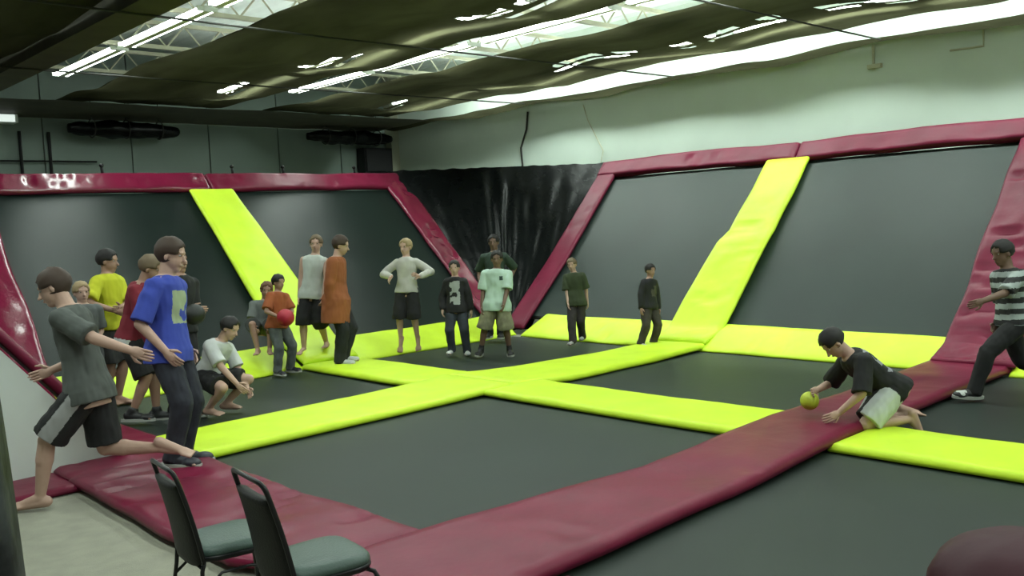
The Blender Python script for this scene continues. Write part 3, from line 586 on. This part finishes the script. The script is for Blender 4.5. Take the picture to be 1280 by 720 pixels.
def person(key, label, skin='pale', hair='brown', shirt=(.5,.5,.5), sleeve=.85, hem=.0, pants=(.02,.02,.02), leg=1.0, shoes=None, socks=None,
           shirt_paint=None, pants_paint=None, look=(1, 0, -.1), eh=None, kh=None, toes=None, loose=1.0, bulk=1.0, group=None, sit=False, grip=0.3, extra_parts=None, hood=False, handdir=None):
    p = POSES[key]; H = p['H']; r = empty('person', (*p['pos'], 0), p['yaw'], label, 'person')
    g = {k: V(p[k]) for k in ('head', 'neck', 'pel', 'hL', 'hR', 'aL', 'aR')}
    pel, neck, head = g['pel'], g['neck'], g['head']
    hd = (head-neck); hl = max(.078*H, min(hd.length, .092*H)); neck = head - hd.normalized()*hl
    # keep trunk length plausible
    tl = .315*H; u = (neck-pel).normalized()
    pel = neck - u*tl if abs((neck-pel).length-tl) > .10*H and not sit else pel
    L_ = V((0, 1, 0)); L_ = (L_ - u*L_.dot(u)).normalized(); F_ = L_.cross(u)
    J = {}
    vox = .0065 if H*1142/max(1, (V(p['pos']).length)) > 225 else .009
    hh = .160*H if H < 1.45 else .149*H
    # head centre relative to the neck, in the pose's direction
    for s, n_ in ((1, 'L'), (-1, 'R')):
        sh = neck - u*.045*H + L_*s*.100*H*bulk
        hp = pel + L_*s*.050*H
        an = g['a'+n_].copy()
        khint = V((kh or {}).get(n_, (1, s*.12, .15)))
        kn, an = ik(hp, an, .245*H, .235*H, khint)
        ehint = V((eh or {}).get(n_, (-.55, s*.45, -.5)))
        el, wrist = ik(sh, g['h'+n_], .170*H, .150*H, ehint)
        J[n_] = dict(sh=sh, hp=hp, kn=kn, an=an, el=el, wr=wrist, s=s)
    b = MB()
    def ring(c, hw, hd_, n=20, pw=2.4):
        out = []
        for k in range(n):
            a = 2*PI*k/n; ca, sa = math.cos(a), math.sin(a)
            out.append(c + L_*hw*abs(ca)**(2/pw)*(1 if ca > 0 else -1) + F_*hd_*abs(sa)**(2/pw)*(1 if sa > 0 else -1))
        return out
    def torso(mb, infl, low, up_=1.0, flare=0):
        R = []
        for t, hw, hd_ in ((low, .092+flare, .062+flare*.8), (.0, .094+flare*.8, .064+flare*.7), (.15, .084+flare*.5, .060+flare*.4), (.40, .076+flare*.2, .054+flare*.2), (.70, .092, .062), (.88, .098, .058), (.97, .070, .048), (up_*1.03, .038, .038)):
            R.append(ring(pel + u*tl*t*((neck-pel).length/tl) , hw*H*bulk+infl, hd_*H*bulk+infl))
        mb.rings(R)
    torso(b, 0, -.20)
    b.capsule(neck - u*.03*H, head - F_*.01*H, .036*H, .033*H)
    # head
    up_h = (head-neck).normalized()*.55 + V((0, 0, 1))*.45 if not sit else (head-neck).normalized()
    fx = V(look); fx = (fx - up_h.normalized()*fx.dot(up_h.normalized())).normalized(); uz = up_h.normalized(); lx = uz.cross(fx)
    fr = (fx, lx, uz); hc = head + uz*.05*hh
    P_ = lambda a, l, z_: hc + fx*a*hh + lx*l*hh + uz*z_*hh
    b.ell(P_(-.03, 0, .10), (.40*hh, .33*hh, .38*hh), fr)
    b.ell(P_(.06, 0, -.14), (.30*hh, .27*hh, .32*hh), fr)
    b.ell(P_(.17, 0, -.38), (.15*hh, .15*hh, .11*hh), fr)
    b.capsule(P_(.36, 0, .02), P_(.42, 0, -.14), .028*hh, .055*hh, 8)
    b.ell(P_(.44, 0, -.145), (.06*hh, .07*hh, .045*hh), fr, 8, 6)
    b.ell(P_(.33, 0, -.27), (.05*hh, .10*hh, .045*hh), fr, 10, 6)
    b.ell(P_(.32, 0, .10), (.06*hh, .22*hh, .04*hh), fr, 10, 6)
    for s in (-1, 1): b.ell(P_(-.02, s*.335, -.06), (.07*hh, .035*hh, .11*hh), fr, 8, 6)
    ex = MB()
    for n_ in 'LR':
        j = J[n_]; s = j['s']
        b.capsule(j['sh'], j['el'], .031*H*bulk, .0235*H); b.capsule(j['el'], j['wr'], .0245*H, .0165*H)
        b.ell(j['sh'] - L_*s*.016*H - u*.006*H, (.033*H,)*3)
        b.capsule(j['hp'] + u*.01*H, j['kn'], .055*H, .035*H); b.capsule(j['kn'], j['kn'].lerp(j['an'], .35), .033*H, .034*H); b.capsule(j['kn'].lerp(j['an'], .3), j['an'], .033*H, .0195*H)
        # foot
        sk = (j['an']-j['kn']).normalized()
        td = V((toes or {}).get(n_, (1, s*.15, 0)));
        td = td.normalized(); j['td'] = td
        side = td.cross(sk).normalized(); dn = side.cross(td).normalized()
        if dn.dot(sk) < 0: dn = -dn
        j['dn'] = dn; j['side'] = side
        heel = j['an'] - td*.022*H + dn*.018*H; ball = j['an'] + td*.085*H + dn*.026*H
        b.capsule(heel, ball, .023*H, .018*H); b.capsule(j['an'], ball, .022*H, .015*H)
        b.ell(ball, (.030*H, .030*H, .014*H), (td, side, dn), 12, 8)
        for q in range(5):
            tp = ball + side*(q-2)*.0115*H; b.capsule(tp, tp + td*(.034-.003*q*(1 if side.dot(L_)*s > 0 else 0) )*H + dn*.004*H, .0085*H, .007*H, 8)
        # hand
        h = (j['wr']-j['el']).normalized()
        if handdir and n_ in handdir: h = V(handdir[n_]).normalized()
        nrm = -L_*s; nrm = (nrm - h*nrm.dot(h))
        if nrm.length < .2: nrm = V((0, 0, -1)) - h*h.dot(V((0, 0, -1)))
        nrm.normalize(); sd = h.cross(nrm).normalized()
        if sd.dot(F_) < 0 and abs(sd.dot(F_)) > .2: sd = -sd
        pc = j['wr'] + h*.028*H
        b.ell(pc, (.036*H, .0235*H, .0115*H), (h, sd, nrm), 12, 8)
        b.capsule(j['wr'] - h*.01*H, pc, .0150*H, .014*H)
        for q, (ln, of) in enumerate(((.046, 1.35), (.052, .45), (.048, -.45), (.038, -1.35))):
            a0 = j['wr'] + h*.050*H + sd*of*.0118*H
            d1 = (h + sd*of*.05 + nrm*grip).normalized(); d2 = (h + nrm*(grip*3+.2)).normalized()
            a1 = a0 + d1*ln*.5*H; a2 = a1 + d2*ln*.5*H
            ex.tube([a0 - h*.014*H, a0, a1, a1.lerp(a2, .6), a2], [.0060*H, .0062*H, .0056*H, .0052*H, .0026*H], 7)
        a0 = j['wr'] + h*.016*H + sd*.014*H; a1 = a0 + (h*.7+sd*.75+nrm*.25).normalized()*.028*H; a2 = a1 + (h*.95+sd*.25+nrm*.4).normalized()*.022*H
        ex.tube([a0, a0.lerp(a1, .5), a1, a2], [.0085*H, .0078*H, .0066*H, .003*H], 7)
        j['h'] = h
    skm = cm('skin_'+skin, SKIN[skin], .55, var=.05, vscale=12)
    body = link('body', bake(b, vox, 3, None, ex), r); body.data.materials.append(skm)
    # eyes, brows, mouth
    for s in (-1, 1):
        e = MB(); e.ell(P_(.298, s*.135, .02), (.045*hh, .055*hh, .028*hh), fr, 10, 6); e.build('eye', cm('eye_white', (.36, .35, .33), .5), r, True)
        e = MB(); e.ell(P_(.333, s*.130, .02), (.012*hh, .026*hh, .026*hh), fr, 8, 6); e.build('pupil', cm('iris', (.03, .02, .015), .2), r, True)
        e = MB(); e.capsule(P_(.345, s*.07, .115), P_(.290, s*.20, .115), .014*hh, .012*hh, 6); e.build('eyebrow', cm('hair_'+hair, HAIR[hair], .7), r, True)
    e = MB(); e.ell(P_(.375, 0, -.27), (.012*hh, .085*hh, .016*hh), fr, 10, 5); e.build('mouth', cm('lips_'+skin, tuple(q*.55 for q in SKIN[skin]), .5), r, True)
    # hair
    hb = MB(); nn = 28; mm = 18; rings = []
    for i in range(mm+1):
        a = -PI/2 + PI*i/mm; rr = []
        for k in range(nn):
            t = 2*PI*k/nn; x_ = math.cos(a)*math.cos(t); y_ = math.cos(a)*math.sin(t); z_ = math.sin(a)
            rough_ = 1 + .07*noise.noise(V((x_*3, y_*3, z_*3+H*9))) + .035*noise.noise(V((x_*9, y_*9, z_*9)))
            q = V((x_*.455*rough_ - .055, y_*.385*rough_, z_*.43*rough_ + .13))
            lim = .26 if abs(y_) < .55 else .02
            if q.x > (.10 if abs(y_) < .8 else .02) and q.z < lim+.04*noise.noise(V((y_*9, H, 0))): q = V((q.x*.45, q.y*.6, q.z*.75))
            zl = -.26 if hair == 'brown' else -.18
            if q.z < zl: q = V((q.x*.7, q.y*.7, zl))
            rr.append(hc + fx*q.x*hh + lx*q.y*hh + uz*q.z*hh)
        rings.append(rr)
    hb.rings(rings); hb.build('hair', cm('hair_'+hair, HAIR[hair], .6, bump=.5, bscale=90), r, True)
    # pants
    def wr_(amp, sc, seed):
        return lambda c: amp*(noise.noise(c*sc + V((seed, 0, 0))) + .6*noise.noise(V((c.x*sc*2.2, c.y*sc*2.2, c.z*sc*.9 + seed))))
    sd0 = H*13
    pm = MB(); i_ = .010*loose
    R = []
    for t, hw, hd_ in ((-.17, .060, .050), (-.10, .088, .062), (.0, .098, .067), (.12, .086, .060), (.24, .078, .054)):
        R.append(ring(pel + u*tl*t, hw*H*bulk+i_, hd_*H*bulk+i_))
    pm.rings(R)
    for n_ in 'LR':
        j = J[n_]; hp, kn, an = j['hp'], j['kn'], j['an']
        if leg < 1:
            e = hp.lerp(kn, leg/.5*.5*2 if leg <= .5 else 1)
            e = hp.lerp(kn, min(1.0, leg*2))
            t1 = (e-hp).normalized()
            pm.capsule(hp, hp.lerp(e, .5), .060*H+i_, .058*H+i_)
            e2 = kn.lerp(an, (leg-.5)*2) if leg > .5 else e
            pm.tube([hp, hp.lerp(e, .5), e] + ([e2] if leg > .5 else []), [.058*H+i_, .060*H+i_*1.1, .056*H+i_*1.8] + ([.056*H+i_*2.0] if leg > .5 else []), 18)
        else:
            pm.capsule(hp, kn, .058*H+i_, .042*H+i_); pm.capsule(kn, an + (an-kn).normalized()*.0*H, .042*H+i_, .031*H+i_*1.1)
            pm.tube([kn.lerp(an, .7), an + (an-kn).normalized()*.02*H], [.034*H+i_, .034*H+i_*1.3], 14)
    me = bake(pm, vox, 4, wr_(.007, 13, sd0+5)); po = link('trousers' if leg >= 1 else 'shorts', me, r)
    me.materials.append(cm(key+'_trousers', pants, .85, var=.3, vscale=9))
    if pants_paint:
        c2, fn = pants_paint; me.materials.append(cm(key+'_stripe', c2, .8))
        for f in me.polygons:
            if fn(f.center, f.normal, J, H): f.material_index = 1
    # shirt
    sm = MB(); i_ = .012*loose
    torso(sm, i_, -.02-hem, .985, .012+.006*loose+.03*hem)
    for n_ in 'LR':
        j = J[n_]; sh, el, wr2 = j['sh'], j['el'], j['wr']
        if sleeve <= 0:
            sm.ell(sh - L_*j['s']*.02*H, (.036*H+.004,)*3); continue
        if sleeve <= .6:
            e = sh.lerp(el, min(1, sleeve*1.7))
            sm.capsule(sh - L_*j['s']*.03*H, sh, .041*H+i_*.5, .038*H+i_*.6); sm.capsule(sh - L_*j['s']*.01*H, sh.lerp(e, .4), .038*H+i_*.6, .035*H+i_*.8)
            sm.tube([sh, e], [.036*H+i_*.6, .034*H+i_*1.5], 14)
        else:
            sm.capsule(sh - L_*j['s']*.01*H, el, .036*H+i_*.6, .030*H+i_); sm.capsule(el, el.lerp(wr2, .85), .030*H+i_, .022*H+i_)
    if hood: sm.ell(neck - F_*.045*H + u*.01*H, (.05*H, .065*H, .04*H))
    me = bake(sm, vox, 4, wr_(.008, 11, sd0)); so = link('shirt', me, r)
    me.materials.append(cm(key+'_shirt', shirt, .85, var=.07, vscale=7))
    if shirt_paint:
        c2, fn = shirt_paint; me.materials.append(cm(key+'_print', c2, .8))
        ctx = dict(pel=pel, neck=neck, u=u, L=L_, F=F_, H=H, J=J)
        for f in me.polygons:
            if fn(f.center, f.normal, ctx): f.material_index = 1
    # socks and shoes
    for n_ in 'LR':
        j = J[n_]; td, dn, side, an = j['td'], j['dn'], j['side'], j['an']
        if socks:
            m_ = MB(); m_.capsule(an + (j['kn']-an).normalized()*.05*H, an, .026*H, .026*H); m_.capsule(an - td*.02*H + dn*.018*H, an + td*.105*H + dn*.024*H, .028*H, .022*H)
            m_.ell(an + td*.09*H + dn*.024*H, (.038*H, .036*H, .022*H), (td, side, dn)); o = link('sock', bake(m_, vox, 3), r); o.data.materials.append(cm('sock_%.2f' % socks[0], socks, .9))
        if shoes:
            m_ = MB(); m_.capsule(an - td*.018*H + dn*.012*H, an + td*.05*H + dn*.022*H, .033*H, .027*H)
            m_.ell(an + td*.088*H + dn*.026*H, (.046*H, .036*H, .024*H), (td, side, dn)); m_.capsule(an + (j['kn']-an).normalized()*.02*H, an, .031*H, .031*H)
            o = link('shoe', bake(m_, vox, 3), r); o.data.materials.append(cm('shoe_%.2f' % shoes[0], shoes, .5))
            m_ = MB(); R = []
            for zz in (.030, .046):
                R.append([an + td*(.036*H + .105*H*math.cos(2*PI*k/20)) + side*.038*H*math.sin(2*PI*k/20) + dn*zz*H for k in range(20)])
            m_.rings(R); m_.build('sole', cm('sole', (.35, .36, .33), .7), o)
    return r, J, dict(pel=pel, neck=neck, u=u, L=L_, F=F_, H=H)

def chest_print(w0, t0, t1, thr=.0, dy=0, sc=14):
    def fn(c, n, k):
        q = c-k['pel']; t = q.dot(k['u'])/(k['neck']-k['pel']).length; l = q.dot(k['L'])/k['H']-dy
        return n.dot(k['F']) > .25 and abs(l) < w0 and t0 < t < t1 and noise.noise(c*sc+V((3, 1, 0))) > thr
    return fn
def back_print(c, n, k):
    q = c-k['pel']; t = q.dot(k['u'])/(k['neck']-k['pel']).length; l = q.dot(k['L'])/k['H']
    return n.dot(-k['F']) > .3 and abs(l) < .085 and (.25 < t < .92) and noise.noise(V((c.x*24, c.y*12, c.z*24))) > -.04
def stripes(c, n, k):
    t = (c-k['pel']).dot(k['u'])/(k['neck']-k['pel']).length
    return (t*5.2) % 1 < .5
def side_stripe(c, n, J, H):
    for j in (J['L'], J['R']):
        a = j['hp']; b_ = j['kn']; t = max(0, min(1, (c-a).dot(b_-a)/(b_-a).length_squared)); q = c - a.lerp(b_, t)
        if q.length < .13*H and q.normalized().dot(V((0, j['s'], 0))) > .90: return True
    return False
def white_side(c, n, J, H):
    for j in (J['L'], J['R']):
        a = j['hp']; b_ = j['kn']; t = (c-a).dot(b_-a)/(b_-a).length_squared; q = c - a.lerp(b_, max(0, min(1, t)))
        if q.length < .12*H and t > .15 and q.normalized().dot(V((-.15, j['s'], .25)).normalized()) > .1: return True
    return False

person('runner', 'barefoot boy in grey tee and black striped shorts running across the carpet at left', 'pale', 'brown', (.072,.080,.074), .5, .12, (.010,.010,.011), .46,
       toes={'L': (1, .1, -.02), 'R': (-.9, 0, -.5)}, look=(1, .2, -.42), kh={'L': (1, .1, .3), 'R': (.6, -.1, -1)}, eh={'L': (-.3, .5, -.7), 'R': (-.6, -.4, -.5)}, pants_paint=((.30, .30, .30), side_stripe), loose=1.3)
person('blue', 'tall boy in bright blue tee and dark jeans standing on the maroon pad', 'pale', 'brown', (.035,.060,.36), .55, .16, (.020,.022,.032), 1.0, shoes=(.02,.02,.03),
       shirt_paint=((.30, .36, .22), chest_print(.06, .35, .80, -.05)), look=(1, .12, -.03), loose=1.2)
person('yellow', 'boy in a yellow tee standing with folded arms against the back wall at left', 'tan', 'dark', (.46,.48,.015), .5, .1, (.03,.03,.032), .5, eh={'L': (-.1, .8, -.6), 'R': (-.1, -.8, -.6)}, look=(1, .25, -.1), loose=1.3)
person('blond_kid', 'small blond child in grey half hidden behind the runner', 'pale', 'blond', (.10,.11,.11), .5, .05, (.05,.05,.06), .5)
person('red', 'boy in a dark red long sleeved top leaning forward behind the blue shirt', 'tan', 'light', (.17,.010,.022), 1.0, .10, (.008,.008,.009), .5, shirt_paint=((.50,.52,.52), lambda c, n, k: (c-k['pel']).dot(k['u']) < -.01), shoes=(.012,.012,.013), loose=1.5)
person('dark_ball', 'boy in black holding a dark ball, half hidden behind the blue shirt', 'tan', 'dark', (.010,.011,.011), .5, .05, (.012,.012,.013), 1.0, shoes=(.012,.012,.013))
person('crouch', 'barefoot boy in white tee and black shorts crouching on the left trampoline', 'pale', 'dark', (.46,.47,.48), .5, .05, (.008,.008,.009), .42, kh={'L': (1, .25, .8), 'R': (1, -.3, .8)}, look=(1, .0, -.35), eh={'L': (-.1, .5, -.7), 'R': (-.1, -.5, -.7)}, loose=1.2)
person('orange_ball', 'boy in orange tee and grey jeans holding a red ball near the left wall', 'tan', 'dark', (.29,.075,.022), .5, .08, (.085,.095,.10), 1.0, shoes=(.02,.02,.02), eh={'L': (-.2, .8, -.6), 'R': (-.2, -.8, -.6)}, loose=1.3)
person('gray_sit', 'boy in grey leaning on the slanted left wall behind the orange tee', 'tan', 'red', (.13,.145,.14), .5, .0, (.05,.055,.055), .5, sit=True, kh={'L': (1, .2, .8), 'R': (1, -.2, .8)})
person('white_sleeveless', 'boy in white sleeveless shirt and long black shorts at the foot of the left wall', 'pale', 'light', (.46,.50,.47), 0, .12, (.008,.008,.009), .56, look=(1, .1, -.15), loose=1.1)
person('orange_long', 'boy in a long rust orange shirt and black trousers standing on the yellow pad', 'pale', 'brown', (.27,.082,.026), .95, .55, (.012,.013,.016), 1.0, socks=(.5,.52,.5), look=(1, -.0, 0), loose=1.9)
person('blond_jump', 'blond boy in white tee and black shorts hopping off the far trampoline', 'pale', 'blond', (.44,.43,.40), .75, .05, (.007,.007,.008), .56, eh={'L': (-.5, .8, -.1), 'R': (-.5, -.8, -.1)}, look=(1, -.3, -.1), toes={'L': (.5, .1, -1), 'R': (.5, -.1, -1)}, handdir={'L': (.6, -.3, .3), 'R': (.6, -.2, -.5)})
person('black_print', 'boy in black tee with a white print and dark jeans in the far corner', 'pale', 'dark', (.009,.009,.010), .7, .15, (.030,.036,.05), 1.0, socks=(.5,.52,.5), shirt_paint=((.30,.32,.31), chest_print(.055, .10, .88, -.12)), loose=1.3)
person('white_tee', 'boy in pale mint white tee and khaki shorts standing in the far corner', 'brown', 'dark', (.40,.53,.46), .55, .22, (.17,.165,.10), .52, shoes=(.012,.012,.012), socks=(.02,.02,.02), shirt_paint=((.03,.06,.05), chest_print(.016, .68, .80, -1, .045)), loose=1.9, bulk=1.1)
person('behind_dark', 'person in dark green mostly hidden behind the boy in the white tee', 'brown', 'dark', (.025,.045,.032), .6, .1, (.012,.012,.012), 1.0, shoes=(.012,.012,.012))
person('green', 'boy in dark olive green tee walking in front of the right wall', 'pale', 'light', (.030,.042,.016), .55, .15, (.030,.024,.024), 1.0, socks=(.35,.35,.33), loose=1.4)
person('black_walk', 'boy in black tee and dark trousers walking beside the tall yellow pad', 'tan', 'dark', (.010,.010,.012), .65, .1, (.038,.030,.028), 1.0, socks=(.5,.5,.48), shirt_paint=((.06,.05,.05), chest_print(.04, .35, .75, -.1)), loose=1.5)
person('kneel', 'boy in black printed tee kneeling on the maroon pad, reaching for the yellow ball', 'pale', 'dark', (.010,.010,.011), .6, .12, (.008,.008,.009), .46, sit=True, kh={'L': (1, .1, -1.2), 'R': (1, -.1, -.6)}, toes={'L': (-.35, 0, -1), 'R': (-.9, 0, -.4)}, look=(.75, -.05, -.75),
       eh={'L': (-.3, .6, .1), 'R': (-.3, -.5, -.3)}, shirt_paint=((.25,.25,.27), back_print), pants_paint=((.50,.53,.52), white_side), loose=1.3, handdir={'L': (.8, .1, -.25)})
person('right_runner', 'boy in black and white striped tee and black trousers running at the right edge', 'brown', 'dark', (.30,.34,.33), .55, .0, (.008,.008,.009), 1.0, shoes=(.012,.012,.012), socks=(.45,.46,.44), shirt_paint=((.012,.012,.013), stripes), kh={'L': (1, .1, .1), 'R': (.5, -.1, -1)}, toes={'L': (1, .1, .1), 'R': (.4, 0, -1)}, eh={'L': (-.4, .5, -.8), 'R': (-.6, -.4, -.4)}, look=(1, .1, -.1), loose=1.2)

# ------------------------------------------------------------------ balls
def ball(label, c, r_, color, sd):
    vs = []; b = MB(); b.ell(c, (r_, r_, r_), nu=32, nv=20)
    o = b.build('ball', mat(label.split()[0]+'_ball_rubber', color, .5, .08, 8, .3, 120), smooth=True); tag(o, label, 'ball')
    return o
for a in BALLS: ball(*a)
print('TRIS', sum(len(o.data.polygons)*2 for o in col.objects if o.type == 'MESH'))
